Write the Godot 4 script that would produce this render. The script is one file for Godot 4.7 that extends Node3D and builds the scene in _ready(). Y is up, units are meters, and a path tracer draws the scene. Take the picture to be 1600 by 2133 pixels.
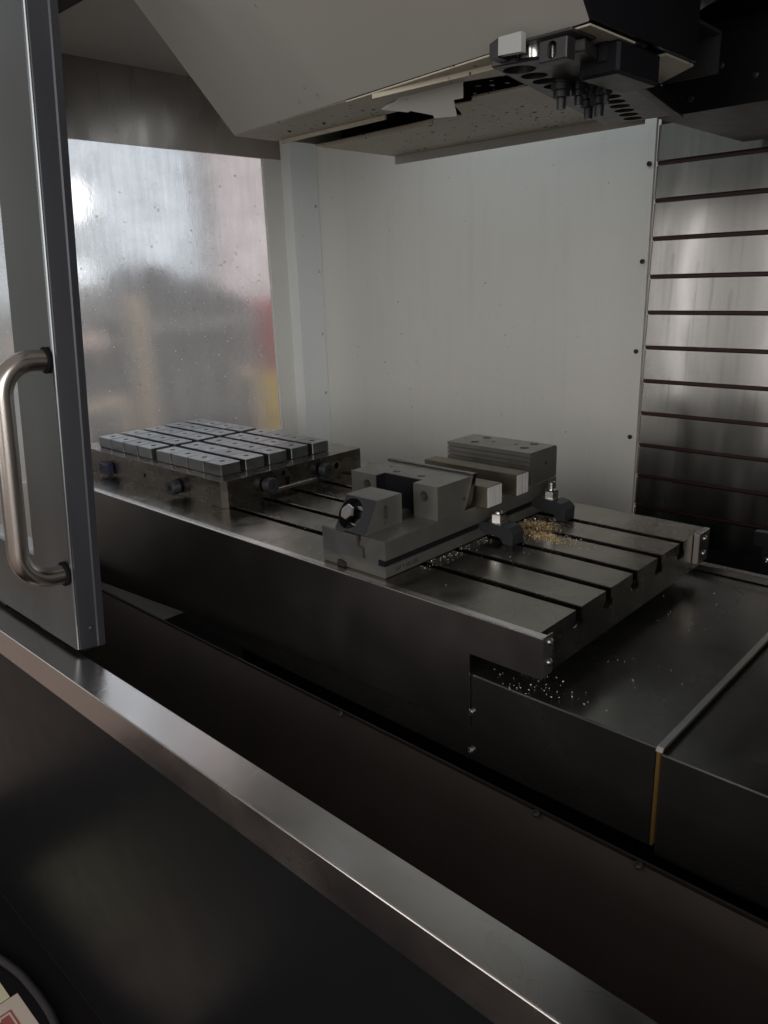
extends Node3D
# The work space of a machining centre, seen through its open front door.
# x runs along the table, z towards the operator, y up; y = 0 is the table top.

var M := {}
var used := {}
var rng := RandomNumberGenerator.new()

# ---------------------------------------------------------------- helpers
func lin(r: float, g: float, b: float, a := 1.0) -> Color:
	var c := Color(r, g, b).linear_to_srgb()
	c.a = a
	return c

func numbered(called: String) -> String:
	var n: int = used.get(called, -1) + 1
	used[called] = n
	return called if n == 0 else "%s_%03d" % [called, n]

func tag(o: Node3D, label: String, category: String, group := "", kind := "") -> void:
	o.set_meta("label", label)
	o.set_meta("category", category)
	if group: o.set_meta("group", group)
	if kind: o.set_meta("kind", kind)

func thing(called: String, label: String, category: String, at := Vector3.ZERO, group := "", kind := "") -> Node3D:
	var o := Node3D.new()
	o.name = numbered(called)
	add_child(o)
	o.position = at
	tag(o, label, category, group, kind)
	return o

func begin() -> SurfaceTool:
	var st := SurfaceTool.new()
	st.begin(Mesh.PRIMITIVE_TRIANGLES)
	return st

# commits world-space geometry as one named mesh under parent
func part(called: String, st, m: Material, parent: Node3D = null) -> MeshInstance3D:
	var o := MeshInstance3D.new()
	o.name = called
	o.mesh = st if st is Mesh else st.commit()
	o.material_override = m
	if parent:
		parent.add_child(o, true)
		var p: Node = parent
		var off := Vector3.ZERO
		while p != self:
			off += p.position
			p = p.get_parent()
		o.position = -off
	else:
		o.name = numbered(called)
		add_child(o)
	return o

func solo(called: String, st, m: Material, label: String, category: String, group := "", kind := "") -> MeshInstance3D:
	var o := part(called, st, m)
	tag(o, label, category, group, kind)
	return o

func tri(st: SurfaceTool, a: Vector3, b: Vector3, c: Vector3) -> void:   # counter-clockwise seen from outside
	var n := (b - a).cross(c - a).normalized()
	for v in [a, c, b]:
		st.set_normal(n)
		st.set_uv(Vector2(v.x + v.z, v.y))
		st.add_vertex(v)

func quad(st: SurfaceTool, a: Vector3, b: Vector3, c: Vector3, d: Vector3) -> void:
	tri(st, a, b, c)
	tri(st, a, c, d)

func trin(st: SurfaceTool, p: Array, n: Array) -> void:
	for i in [0, 2, 1]:
		st.set_normal(n[i])
		st.set_uv(Vector2(p[i].x + p[i].z, p[i].y))
		st.add_vertex(p[i])

# box between two corners with chamfered edges
func box(st: SurfaceTool, lo: Vector3, hi: Vector3, ch := 0.0008, xf := Transform3D()) -> void:
	var c := (lo + hi) * 0.5
	var h := (hi - lo).abs() * 0.5
	ch = minf(ch, minf(h.x, minf(h.y, h.z)) * 0.6)
	var face := func(ax: int, s: float) -> Array:
		var u := (ax + 1) % 3
		var v := (ax + 2) % 3
		var r := []
		for q in [[-1, -1], [1, -1], [1, 1], [-1, 1]]:
			var p := Vector3.ZERO
			p[ax] = s * h[ax]
			p[u] = q[0] * (h[u] - ch)
			p[v] = q[1] * (h[v] - ch)
			r.append(xf * (c + p))
		if s < 0: r.reverse()
		return r
	for ax in 3:
		for s in [-1.0, 1.0]:
			var r: Array = face.call(ax, s)
			quad(st, r[0], r[1], r[2], r[3])
	if ch <= 0.0: return
	for ax in 3:      # the twelve edges
		var u := (ax + 1) % 3
		var v := (ax + 2) % 3
		for su in [-1.0, 1.0]:
			for sv in [-1.0, 1.0]:
				var p := []
				for q in [[-1, 0], [1, 0], [1, 1], [-1, 1]]:
					var w := Vector3.ZERO
					w[ax] = q[0] * (h[ax] - ch)
					w[u] = su * (h[u] if q[1] == 0 else h[u] - ch)
					w[v] = sv * (h[v] - ch if q[1] == 0 else h[v])
					p.append(xf * (c + w))
				if su * sv > 0: quad(st, p[3], p[2], p[1], p[0])
				else: quad(st, p[0], p[1], p[2], p[3])
	for sx in [-1.0, 1.0]:
		for sy in [-1.0, 1.0]:
			for sz in [-1.0, 1.0]:
				var a := xf * (c + Vector3(sx * h.x, sy * (h.y - ch), sz * (h.z - ch)))
				var b := xf * (c + Vector3(sx * (h.x - ch), sy * h.y, sz * (h.z - ch)))
				var d := xf * (c + Vector3(sx * (h.x - ch), sy * (h.y - ch), sz * h.z))
				if sx * sy * sz > 0: tri(st, a, b, d)
				else: tri(st, a, d, b)

# polygon in the (u, v) plane extruded along w; ax says which axis w is
func prism(st: SurfaceTool, poly: PackedVector2Array, ax: int, w0: float, w1: float, xf := Transform3D()) -> void:
	if Geometry2D.is_polygon_clockwise(poly):
		poly = poly.duplicate()
		poly.reverse()
	var at := func(p: Vector2, w: float) -> Vector3:
		match ax:
			0: return xf * Vector3(w, p.y, -p.x)   # u = -z, v = y
			1: return xf * Vector3(p.x, w, -p.y)   # u = x, v = -z
			_: return xf * Vector3(p.x, p.y, w)    # u = x, v = y
	var n := poly.size()
	for i in n:
		var p := poly[i]
		var q := poly[(i + 1) % n]
		quad(st, at.call(p, w1), at.call(p, w0), at.call(q, w0), at.call(q, w1))
	var t := Geometry2D.triangulate_polygon(poly)
	for i in range(0, t.size(), 3):
		var a := poly[t[i]]
		var b := poly[t[i + 1]]
		var d := poly[t[i + 2]]
		if (b - a).cross(d - a) < 0:
			var e := b
			b = d
			d = e
		tri(st, at.call(a, w1), at.call(b, w1), at.call(d, w1))
		tri(st, at.call(a, w0), at.call(d, w0), at.call(b, w0))

# zy() takes (z, y) pairs and gives the polygon prism(.., 0, ..) wants
func zy(a: Array) -> PackedVector2Array:
	var r := PackedVector2Array()
	for i in range(0, a.size(), 2): r.append(Vector2(-a[i], a[i + 1]))
	return r

func xy(a: Array) -> PackedVector2Array:
	var r := PackedVector2Array()
	for i in range(0, a.size(), 2): r.append(Vector2(a[i], a[i + 1]))
	return r

func xz(a: Array) -> PackedVector2Array:
	var r := PackedVector2Array()
	for i in range(0, a.size(), 2): r.append(Vector2(a[i], -a[i + 1]))
	return r

# revolved profile of (radius, height) pairs about the local y axis
func lathe(st: SurfaceTool, prof: Array, seg: int, xf: Transform3D, flat := false) -> void:
	for i in range(0, prof.size() - 2, 2):
		var r0: float = prof[i]
		var y0: float = prof[i + 1]
		var r1: float = prof[i + 2]
		var y1: float = prof[i + 3]
		var nn := Vector2(y1 - y0, r0 - r1).normalized()
		for k in seg:
			var a := TAU * k / seg
			var b := TAU * (k + 1) / seg
			var p := [Vector3(cos(a) * r0, y0, sin(a) * r0), Vector3(cos(b) * r0, y0, sin(b) * r0), Vector3(cos(b) * r1, y1, sin(b) * r1), Vector3(cos(a) * r1, y1, sin(a) * r1)]
			var q := []
			for v in p: q.append(xf * v)
			if flat:
				if r0 > 0: tri(st, q[0], q[2], q[1])
				if r1 > 0: tri(st, q[0], q[3], q[2])
				continue
			var na := (xf.basis * Vector3(cos(a) * nn.x, nn.y, sin(a) * nn.x)).normalized()
			var nb := (xf.basis * Vector3(cos(b) * nn.x, nn.y, sin(b) * nn.x)).normalized()
			if r0 > 0: trin(st, [q[0], q[2], q[1]], [na, nb, nb])
			if r1 > 0: trin(st, [q[0], q[3], q[2]], [na, na, nb])

func tube(st: SurfaceTool, path: Array, r: float, seg := 16, caps := true) -> void:
	var rings := []
	var side := Vector3.RIGHT
	for i in path.size():
		var d: Vector3 = (path[mini(i + 1, path.size() - 1)] - path[maxi(i - 1, 0)]).normalized()
		if absf(d.dot(side)) > 0.95 and i == 0: side = Vector3.UP
		side = (side - d * side.dot(d)).normalized()
		var up := d.cross(side)
		var ring := []
		for k in seg:
			var n := side * cos(TAU * k / seg) + up * sin(TAU * k / seg)
			ring.append([path[i] + n * r, n])
		rings.append(ring)
	for i in rings.size() - 1:
		for k in seg:
			var a: Array = rings[i][k]
			var b: Array = rings[i][(k + 1) % seg]
			var c: Array = rings[i + 1][(k + 1) % seg]
			var d: Array = rings[i + 1][k]
			trin(st, [a[0], b[0], c[0]], [a[1], b[1], c[1]])
			trin(st, [a[0], c[0], d[0]], [a[1], c[1], d[1]])
	if caps:
		for e in [0, rings.size() - 1]:
			for k in range(1, seg - 1):
				var a: Vector3 = rings[e][0][0]
				var b: Vector3 = rings[e][k][0]
				var c: Vector3 = rings[e][k + 1][0]
				if e == 0: tri(st, a, c, b)
				else: tri(st, a, b, c)

func along(at: Vector3, dir: Vector3) -> Transform3D:    # local y along dir
	var y := dir.normalized()
	var x := y.cross(Vector3(0.31, 0.52, 0.79)).normalized()
	return Transform3D(Basis(x, y, x.cross(y)), at)

# base mesh minus cutters, as one mesh
func carve(base: SurfaceTool, cutters: Array) -> Mesh:
	var comb := CSGCombiner3D.new()
	comb.name = "carving"
	var b := CSGMesh3D.new()
	b.mesh = base.commit()
	comb.add_child(b)
	for c in cutters:
		var k := CSGMesh3D.new()
		k.mesh = c.commit()
		k.operation = CSGShape3D.OPERATION_SUBTRACTION
		comb.add_child(k)
	add_child(comb)
	await get_tree().process_frame
	await get_tree().process_frame
	var m := comb.bake_static_mesh()
	remove_child(comb)
	comb.free()
	return m

func drill(at: Vector3, dir: Vector3, r: float, depth: float, seg := 20) -> SurfaceTool:   # closed cylinder to cut with
	var st := begin()
	lathe(st, [0.0, -depth, r, -depth, r, 0.004, 0.0, 0.004], seg, along(at, dir), true)
	return st

func screw(parent: Node3D, called: String, at: Vector3, dir: Vector3, r: float, m: Material, dome := true) -> void:
	var st := begin()
	if dome: lathe(st, [r, -0.001, r, r * 0.15, r * 0.82, r * 0.45, r * 0.42, r * 0.62, r * 0.4, r * 0.2, 0.0, r * 0.2], 14, along(at, dir))
	else: lathe(st, [r, -0.001, r, r * 0.7, r * 0.9, r * 0.8, r * 0.5, r * 0.8, r * 0.46, r * 0.2, 0.0, r * 0.2], 14, along(at, dir))
	part(called, st, m, parent)

func hexagon(st: SurfaceTool, r: float, h: float, xf: Transform3D) -> void:
	lathe(st, [0.0, 0.0, r, 0.0, r, h * 0.88, r * 0.86, h, 0.0, h], 6, xf, true)

# ---------------------------------------------------------------- materials
func noise_tex(freq: float, octaves: int, lo: float, hi: float, seed_: int, size := 512, normal := false, kind := FastNoiseLite.TYPE_SIMPLEX_SMOOTH) -> NoiseTexture2D:
	var n := FastNoiseLite.new()
	n.noise_type = kind
	n.seed = seed_
	n.frequency = freq
	n.fractal_octaves = octaves
	n.fractal_gain = 0.55
	var t := NoiseTexture2D.new()
	t.noise = n
	t.width = size
	t.height = size
	t.seamless = true
	if normal:
		t.as_normal_map = true
		t.bump_strength = hi
	else:
		var g := Gradient.new()
		g.offsets = PackedFloat32Array([0.0, 1.0])
		g.colors = PackedColorArray([Color(lo, lo, lo), Color(hi, hi, hi)])
		t.color_ramp = g
	return t

# white sheet with dried splashes and small chips stuck to it
func speck_tex(seed_: int, count: int, dark: Color, biggest: float, size := 1024) -> ImageTexture:
	var r := RandomNumberGenerator.new()
	r.seed = seed_
	var im := Image.create(size, size, false, Image.FORMAT_RGB8)
	im.fill(Color.WHITE)
	for i in count:
		var x := r.randi() % size
		var y := r.randi() % size
		var s := 1.0 + biggest * pow(r.randf(), 5.0)
		var st := 1.0 + 1.2 * r.randf()
		var a := 0.35 + 0.65 * r.randf()
		var turn := r.randf() * TAU
		for dx in range(-int(s * st) - 1, int(s * st) + 2):
			for dy in range(-int(s * st) - 1, int(s * st) + 2):
				var p := Vector2(dx, dy).rotated(turn)
				var d := Vector2(p.x / st, p.y).length() - s * (0.8 + 0.3 * sin(p.angle() * 3.0 + i))
				if d < 0.5:
					var px := posmod(x + dx, size)
					var py := posmod(y + dy, size)
					im.set_pixel(px, py, im.get_pixel(px, py).lerp(dark, a * clampf(0.5 - d, 0.0, 1.0)))
	im.generate_mipmaps()
	return ImageTexture.create_from_image(im)

# bare sheet metal: wiped smudges and fine scratches, as a factor on the roughness
func wear_tex(seed_: int, scratches: int, lo: float, size := 1024, upright := 0.0) -> ImageTexture:
	var r := RandomNumberGenerator.new()
	r.seed = seed_
	var n := FastNoiseLite.new()
	n.seed = seed_
	n.frequency = 1.0
	n.fractal_octaves = 4
	var im := Image.create(size, size, false, Image.FORMAT_RGB8)
	for y in size:
		for x in size:
			# noise on a torus, so that the sheet repeats without seams
			var a := TAU * x / size
			var b := TAU * y / size
			var v := n.get_noise_3d(cos(a) * 0.9 + 7.0, sin(a) * 0.9 + cos(b) * (0.9 - 0.75 * upright), sin(b) * (0.9 - 0.75 * upright)) * 0.9 + 0.5
			v = lerpf(lo, 1.0, clampf(v, 0.0, 1.0))
			im.set_pixel(x, y, Color(v, v, v))
	for i in scratches:
		var p := Vector2(r.randf() * size, r.randf() * size)
		var ang := r.randf() * TAU if r.randf() < 0.6 else r.randfn() * 0.12
		var d := Vector2.from_angle(ang)
		var bend := r.randfn() * 0.004
		var amt := r.randf_range(-0.22, 0.16)
		for k in int(r.randf_range(20, 190)):
			p += d
			d = d.rotated(bend)
			var px := posmod(int(p.x), size)
			var py := posmod(int(p.y), size)
			var c := im.get_pixel(px, py).r
			c = clampf(c + amt, 0.2, 1.0)
			im.set_pixel(px, py, Color(c, c, c))
	return ImageTexture.create_from_image(im)

# faint dried runs below stuck splashes; multiplies the paint colour
func run_tex(seed_: int, runs: int, strength: float, col: Color, flecks: int, size := 1024) -> ImageTexture:
	var r := RandomNumberGenerator.new()
	r.seed = seed_
	var im := Image.create(size, size, false, Image.FORMAT_RGB8)
	im.fill(Color.WHITE)
	for i in runs:
		var x := r.randf() * size
		var y := r.randf() * size
		var w := r.randf_range(2.0, 16.0)
		var l := r.randf_range(60.0, 520.0)
		var a := strength * r.randf()
		for k in int(l):
			x += r.randfn() * 0.15
			var f := a * (1.0 - k / l) * minf(1.0, k / 12.0)
			for j in range(-int(w) - 1, int(w) + 2):
				var e := 1.0 - absf(j) / (w + 1.0)
				var px := posmod(int(x) + j, size)
				var py := posmod(int(y) + k, size)
				im.set_pixel(px, py, im.get_pixel(px, py).lerp(col, f * e))
	for i in flecks:
		var x := r.randi() % size
		var y := r.randi() % size
		var s := 1 + int(2.6 * pow(r.randf(), 4.0))
		for dx in s:
			for dy in s:
				var px := posmod(x + dx, size)
				var py := posmod(y + dy + (dx % 2), size)
				im.set_pixel(px, py, im.get_pixel(px, py).lerp(Color(0.3, 0.28, 0.25), r.randf()))
	return ImageTexture.create_from_image(im)

func mat(called: String, col: Color, rough: float, metal := 0.0, scale := Vector3.ONE, rough_tex: Texture2D = null, normal_tex: Texture2D = null, nscale := 0.3, albedo_tex: Texture2D = null) -> StandardMaterial3D:
	var m := StandardMaterial3D.new()
	m.resource_name = called
	m.albedo_color = col
	m.roughness = rough
	m.metallic = metal
	m.uv1_triplanar = true
	m.uv1_world_triplanar = true
	m.uv1_triplanar_sharpness = 8.0
	m.uv1_scale = scale
	if rough_tex:
		m.roughness_texture = rough_tex
		m.roughness_texture_channel = BaseMaterial3D.TEXTURE_CHANNEL_RED
	if normal_tex:
		m.normal_enabled = true
		m.normal_texture = normal_tex
		m.normal_scale = nscale
	if albedo_tex: m.albedo_texture = albedo_tex
	M[called] = m
	return m

func glow(called: String, col: Color, energy: float) -> StandardMaterial3D:
	var m := StandardMaterial3D.new()
	m.resource_name = called
	m.albedo_color = Color(0.2, 0.2, 0.2)
	m.emission_enabled = true
	m.emission = col
	m.emission_energy_multiplier = energy
	M[called] = m
	return m

func materials() -> void:
	var cloud := noise_tex(0.008, 4, 0.82, 1.0, 3)
	var cloud2 := noise_tex(0.01, 3, 0.85, 1.0, 11)
	var tint := noise_tex(0.006, 3, 0.90, 1.0, 21)
	var grain := noise_tex(0.09, 3, 0.0, 0.6, 5, 512, true)
	var ripple := noise_tex(0.006, 2, 0.0, 6.0, 7, 512, true)
	var specks := speck_tex(5, 420, Color(0.16, 0.13, 0.1), 7.0)
	var specks2 := speck_tex(9, 45, Color(0.3, 0.28, 0.25), 3.5)
	var wear := wear_tex(31, 260, 0.70)
	var worn := wear_tex(37, 120, 0.62)
	var streak := wear_tex(41, 30, 0.60, 1024, 0.85)
	var runs := run_tex(51, 90, 0.035, Color(0.66, 0.63, 0.55), 150)
	var slat_runs := run_tex(57, 160, 0.12, Color(0.42, 0.41, 0.40), 60)
	mat("wall_paint", lin(0.745, 0.74, 0.705), 0.34, 0.0, Vector3.ONE * 0.9, cloud, ripple, 0.05, runs)
	mat("hood_paint", lin(0.36, 0.355, 0.33), 0.45, 0.0, Vector3.ONE * 1.6, cloud, null, 0.3, specks2)
	mat("tray_paint", lin(0.50, 0.47, 0.38), 0.5, 0.0, Vector3.ONE * 2.2, cloud, null, 0.3, specks)
	mat("stainless", lin(0.50, 0.49, 0.47), 0.38, 1.0, Vector3(1.5, 1.5, 1.5), wear, grain, 0.06)
	mat("sill_steel", lin(0.70, 0.67, 0.655), 0.28, 1.0, Vector3(1.3, 1.3, 1.3), wear, null, 0.04)
	mat("slat_steel", lin(0.46, 0.455, 0.45), 0.28, 1.0, Vector3(1.7, 1.1, 1.7), streak, null, 0.06, slat_runs)
	mat("upper_sheet", lin(0.36, 0.315, 0.29), 0.34, 1.0, Vector3(1.3, 1.0, 1.3), streak, null, 0.06, tint)
	mat("wiper_red", lin(0.045, 0.011, 0.014), 0.5)
	mat("door_steel", lin(0.265, 0.29, 0.305), 0.42, 1.0, Vector3(1.1, 0.6, 1.1), streak, null, 0.08, tint)
	mat("shaded_edge_profile", lin(0.085, 0.09, 0.105), 0.4, 0.7, Vector3(1.1, 0.6, 1.1), streak)
	mat("apron_steel", lin(0.60, 0.565, 0.56), 0.33, 1.0, Vector3(1.1, 1.1, 1.1), cloud, null, 0.08, tint)
	mat("cover_steel", lin(0.215, 0.21, 0.20), 0.29, 0.92, Vector3(1.4, 1.4, 1.4), worn, null, 0.08, tint)
	mat("table_steel", lin(0.31, 0.295, 0.265), 0.30, 1.0, Vector3(1.9, 1.9, 1.9), worn, grain, 0.03, tint)
	mat("ground_steel", lin(0.31, 0.305, 0.285), 0.40, 0.75, Vector3(3, 3, 3), wear, grain, 0.04, tint)
	mat("fixture_steel", lin(0.30, 0.275, 0.25), 0.32, 1.0, Vector3(3, 3, 3), wear, grain, 0.04, tint)
	mat("spindle_steel", lin(0.16, 0.16, 0.165), 0.25, 1.0)
	mat("plate_steel", lin(0.19, 0.19, 0.195), 0.45, 0.7, Vector3(3, 3, 3), wear)
	mat("block_paint", lin(0.40, 0.42, 0.42), 0.5)
	mat("post_paint", lin(0.80, 0.83, 0.83), 0.4, 0.0, Vector3.ONE * 0.9, cloud, null, 0.05, runs)
	mat("block_steel", lin(0.36, 0.37, 0.385), 0.40, 1.0, Vector3(4, 4, 4), wear, grain, 0.05)
	mat("magazine_steel", lin(0.045, 0.045, 0.048), 0.45, 0.5, Vector3(6, 6, 6), cloud2, grain, 0.1)
	mat("raw_bar", lin(0.28, 0.25, 0.20), 0.5, 1.0, Vector3(6, 6, 6), cloud2, grain, 0.3, tint)
	mat("sawn_end", lin(0.74, 0.74, 0.74), 0.6, 0.1, Vector3(30, 4, 30), cloud2, grain, 0.5, tint)
	mat("bright_steel", lin(0.62, 0.62, 0.62), 0.2, 1.0)
	mat("black_oxide", lin(0.035, 0.038, 0.045), 0.42, 0.3, Vector3(6, 6, 6), cloud2, grain, 0.2)
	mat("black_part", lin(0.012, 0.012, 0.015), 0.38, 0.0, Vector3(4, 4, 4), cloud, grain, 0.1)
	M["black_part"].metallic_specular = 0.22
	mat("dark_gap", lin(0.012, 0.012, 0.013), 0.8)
	mat("dark_paint", lin(0.0095, 0.0102, 0.0115), 0.38, 0.0, Vector3(2, 2, 2), cloud, grain, 0.03)
	M["dark_paint"].metallic_specular = 0.28
	mat("tray_steel", lin(0.048, 0.037, 0.034), 0.45, 0.5, Vector3(2, 2, 2), cloud, ripple, 0.08, tint)
	mat("brass", lin(0.30, 0.18, 0.055), 0.45, 0.7)
	mat("handle_steel", lin(0.56, 0.52, 0.49), 0.27, 1.0, Vector3(20, 2, 20), cloud2, grain, 0.05)
	mat("rubber", lin(0.010, 0.009, 0.011), 0.8)
	M["rubber"].metallic_specular = 0.2
	mat("white_sheet", lin(0.72, 0.74, 0.72), 0.5, 0.0, Vector3.ONE * 3.0, null, null, 0.3, specks2)
	mat("blue_plastic", lin(0.012, 0.014, 0.045), 0.4)
	mat("paper", lin(0.62, 0.53, 0.45), 0.85, 0.0, Vector3.ONE * 6.0, null, grain, 0.1)
	mat("cream_card", lin(0.66, 0.62, 0.45), 0.85, 0.0, Vector3.ONE * 6.0, null, grain, 0.1)
	mat("print_red", lin(0.35, 0.09, 0.08), 0.8)
	mat("print_black", lin(0.05, 0.04, 0.04), 0.8)
	mat("cable_sheath", lin(0.022, 0.020, 0.022), 0.7)
	mat("concrete", lin(0.27, 0.21, 0.185), 0.6, 0.0, Vector3.ONE * 0.7, cloud, grain, 0.3, tint)
	mat("hall_paint", lin(0.30, 0.29, 0.27), 0.8, 0.0, Vector3.ONE * 0.3, null, null, 0.3, tint)
	mat("chip_gold", lin(0.88, 0.70, 0.44), 0.3, 0.85)
	mat("chip_silver", lin(0.82, 0.80, 0.77), 0.35, 0.6)
	mat("red_paint", lin(0.45, 0.04, 0.04), 0.5)
	mat("yellow_paint", lin(0.85, 0.58, 0.01), 0.5)
	mat("beige_paint", lin(0.55, 0.45, 0.33), 0.6)
	mat("machine_grey", lin(0.26, 0.26, 0.27), 0.5)
	mat("machine_dark", lin(0.10, 0.10, 0.105), 0.5)
	mat("pink_board", lin(0.75, 0.60, 0.55), 0.7)
	var g := StandardMaterial3D.new()          # scratched, oil-filmed polycarbonate
	g.resource_name = "misted_pane"
	g.albedo_color = lin(0.90, 0.91, 0.93, 0.22)
	g.refraction_enabled = true
	g.refraction_scale = 0.05
	g.roughness = 0.195
	g.uv1_triplanar = true
	g.uv1_world_triplanar = true
	g.uv1_scale = Vector3(1.6, 1.0, 1.6)
	g.roughness_texture = streak
	g.normal_enabled = true
	g.normal_texture = noise_tex(0.05, 3, 0.0, 1.6, 77, 512, true)
	g.normal_scale = 0.16
	M["misted_pane"] = g
	var dg := StandardMaterial3D.new()
	dg.resource_name = "door_glass"
	dg.transparency = BaseMaterial3D.TRANSPARENCY_ALPHA
	dg.albedo_color = lin(0.55, 0.6, 0.58, 0.12)
	dg.roughness = 0.05
	M["door_glass"] = dg
	# dried coolant on that pane: upright wiped streaks, mist and specks, thinner where the spray has washed it
	var im := Image.create(1024, 1024, false, Image.FORMAT_RGBA8)
	var fn := FastNoiseLite.new()
	fn.seed = 9
	fn.frequency = 1.0
	fn.fractal_octaves = 4
	for y in 1024:
		for x in 1024:
			var st1 := fn.get_noise_2d(x * 0.055, y * 0.0035 + 40.0) + 0.5 * fn.get_noise_2d(x * 0.16, y * 0.008)
			var cl := fn.get_noise_2d(x * 0.006 + 9.0, y * 0.007)
			var fine := fn.get_noise_2d(x * 0.22, y * 0.13 + 80.0)
			var v := 0.16 + 0.09 * st1 + 0.17 * cl + 0.10 * fine
			im.set_pixel(x, y, Color(0.86, 0.87, 0.88, clampf(v, 0.0, 0.5)))
	var fr := RandomNumberGenerator.new()
	fr.seed = 4
	for i in 800:
		var c := Vector2(fr.randf() * 1024.0, 512.0 + fr.randfn() * 230.0)
		var s := 0.7 + 2.4 * pow(fr.randf(), 4.0)
		var light := fr.randf() < 0.7
		for dx in range(-4, 5):
			for dy in range(-6, 7):
				if Vector2(dx, dy * 0.7).length() <= s:
					var q := Vector2i(posmod(int(c.x) + dx, 1024), clampi(int(c.y) + dy, 0, 1023))
					im.set_pixel(q.x, q.y, Color(0.93, 0.94, 0.95, 0.62) if light else Color(0.35, 0.35, 0.36, 0.3))
	var film := StandardMaterial3D.new()
	film.resource_name = "dried_film"
	film.transparency = BaseMaterial3D.TRANSPARENCY_ALPHA
	film.albedo_texture = ImageTexture.create_from_image(im)
	film.roughness = 0.6
	film.uv1_scale = Vector3(0.8, 1.0, 1)
	M["dried_film"] = film
	var drop := StandardMaterial3D.new()
	drop.resource_name = "droplet"
	drop.albedo_color = lin(0.88, 0.90, 0.92)
	drop.roughness = 0.25
	M["droplet"] = drop
	glow("window_glow", lin(0.86, 0.93, 1.0), 0.62)
	glow("added_light_glow", lin(1.0, 0.95, 0.90), 0.8)
	glow("rosy_glow", lin(1.0, 0.88, 0.87), 0.5)
	glow("lamp_glow", lin(0.85, 0.95, 1.0), 1.5)

# ---------------------------------------------------------------- the place
func _ready() -> void:
	rng.seed = 20
	var cam := Camera3D.new()
	cam.name = "camera"
	cam.position = Vector3(0.5551, 0.52, 1.0252)
	cam.rotation = Vector3(-0.2986, 0.7617, -0.0345)
	cam.fov = 67.57
	cam.near = 0.02
	cam.far = 60.0
	add_child(cam)
	var env := Environment.new()
	env.background_mode = Environment.BG_COLOR
	env.background_color = lin(0.21, 0.195, 0.185)
	env.tonemap_mode = Environment.TONE_MAPPER_LINEAR
	env.tonemap_exposure = 1.12
	env.sdfgi_enabled = true
	env.ssao_enabled = true
	env.ssil_enabled = true
	var we := WorldEnvironment.new()
	we.name = "environment"
	we.environment = env
	add_child(we)
	materials()
	workshop()
	enclosure()
	covers()
	door()
	await hood()
	table()
	await fixture()
	await vise()
	clamps()
	chips()
	small_things()

# a hall window: glowing sheet and an area light of its size just in front
func light_panel(called: String, label: String, c: Vector3, w: float, h: float, facing: Vector3, energy: float, warm: Color, m: String) -> void:
	var o := thing(called, label, "lamp" if called.ends_with("lamp") else "window", c)
	var st := begin()
	var side := Vector3.UP.cross(facing).normalized()
	var xf := Transform3D(Basis(side, Vector3.UP, facing), c)
	box(st, Vector3(-w / 2, -h / 2, -0.03), Vector3(w / 2, h / 2, 0.0), 0.0, xf)
	part("pane", st, M[m], o)
	var fr := begin()
	for s in [-1, 1]:
		box(fr, Vector3(s * (w / 2 + 0.05) - 0.05, -h / 2 - 0.1, -0.06), Vector3(s * (w / 2 + 0.05) + 0.05, h / 2 + 0.1, 0.03), 0.002, xf)
		box(fr, Vector3(-w / 2, s * (h / 2 + 0.05) - 0.05, -0.06), Vector3(w / 2, s * (h / 2 + 0.05) + 0.05, 0.03), 0.002, xf)
	part("frame", fr, M["machine_grey"], o)
	if energy > 0.0:
		var l := AreaLight3D.new()
		l.name = "panel_light"
		l.area_size = Vector2(w, h)
		l.area_normalize_energy = true
		l.light_energy = energy * w * h / PI
		l.light_color = warm
		l.shadow_enabled = true
		l.area_range = 14.0
		o.add_child(l)
		l.position = facing * 0.01
		l.basis = Basis.looking_at(facing, Vector3.UP)

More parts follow.
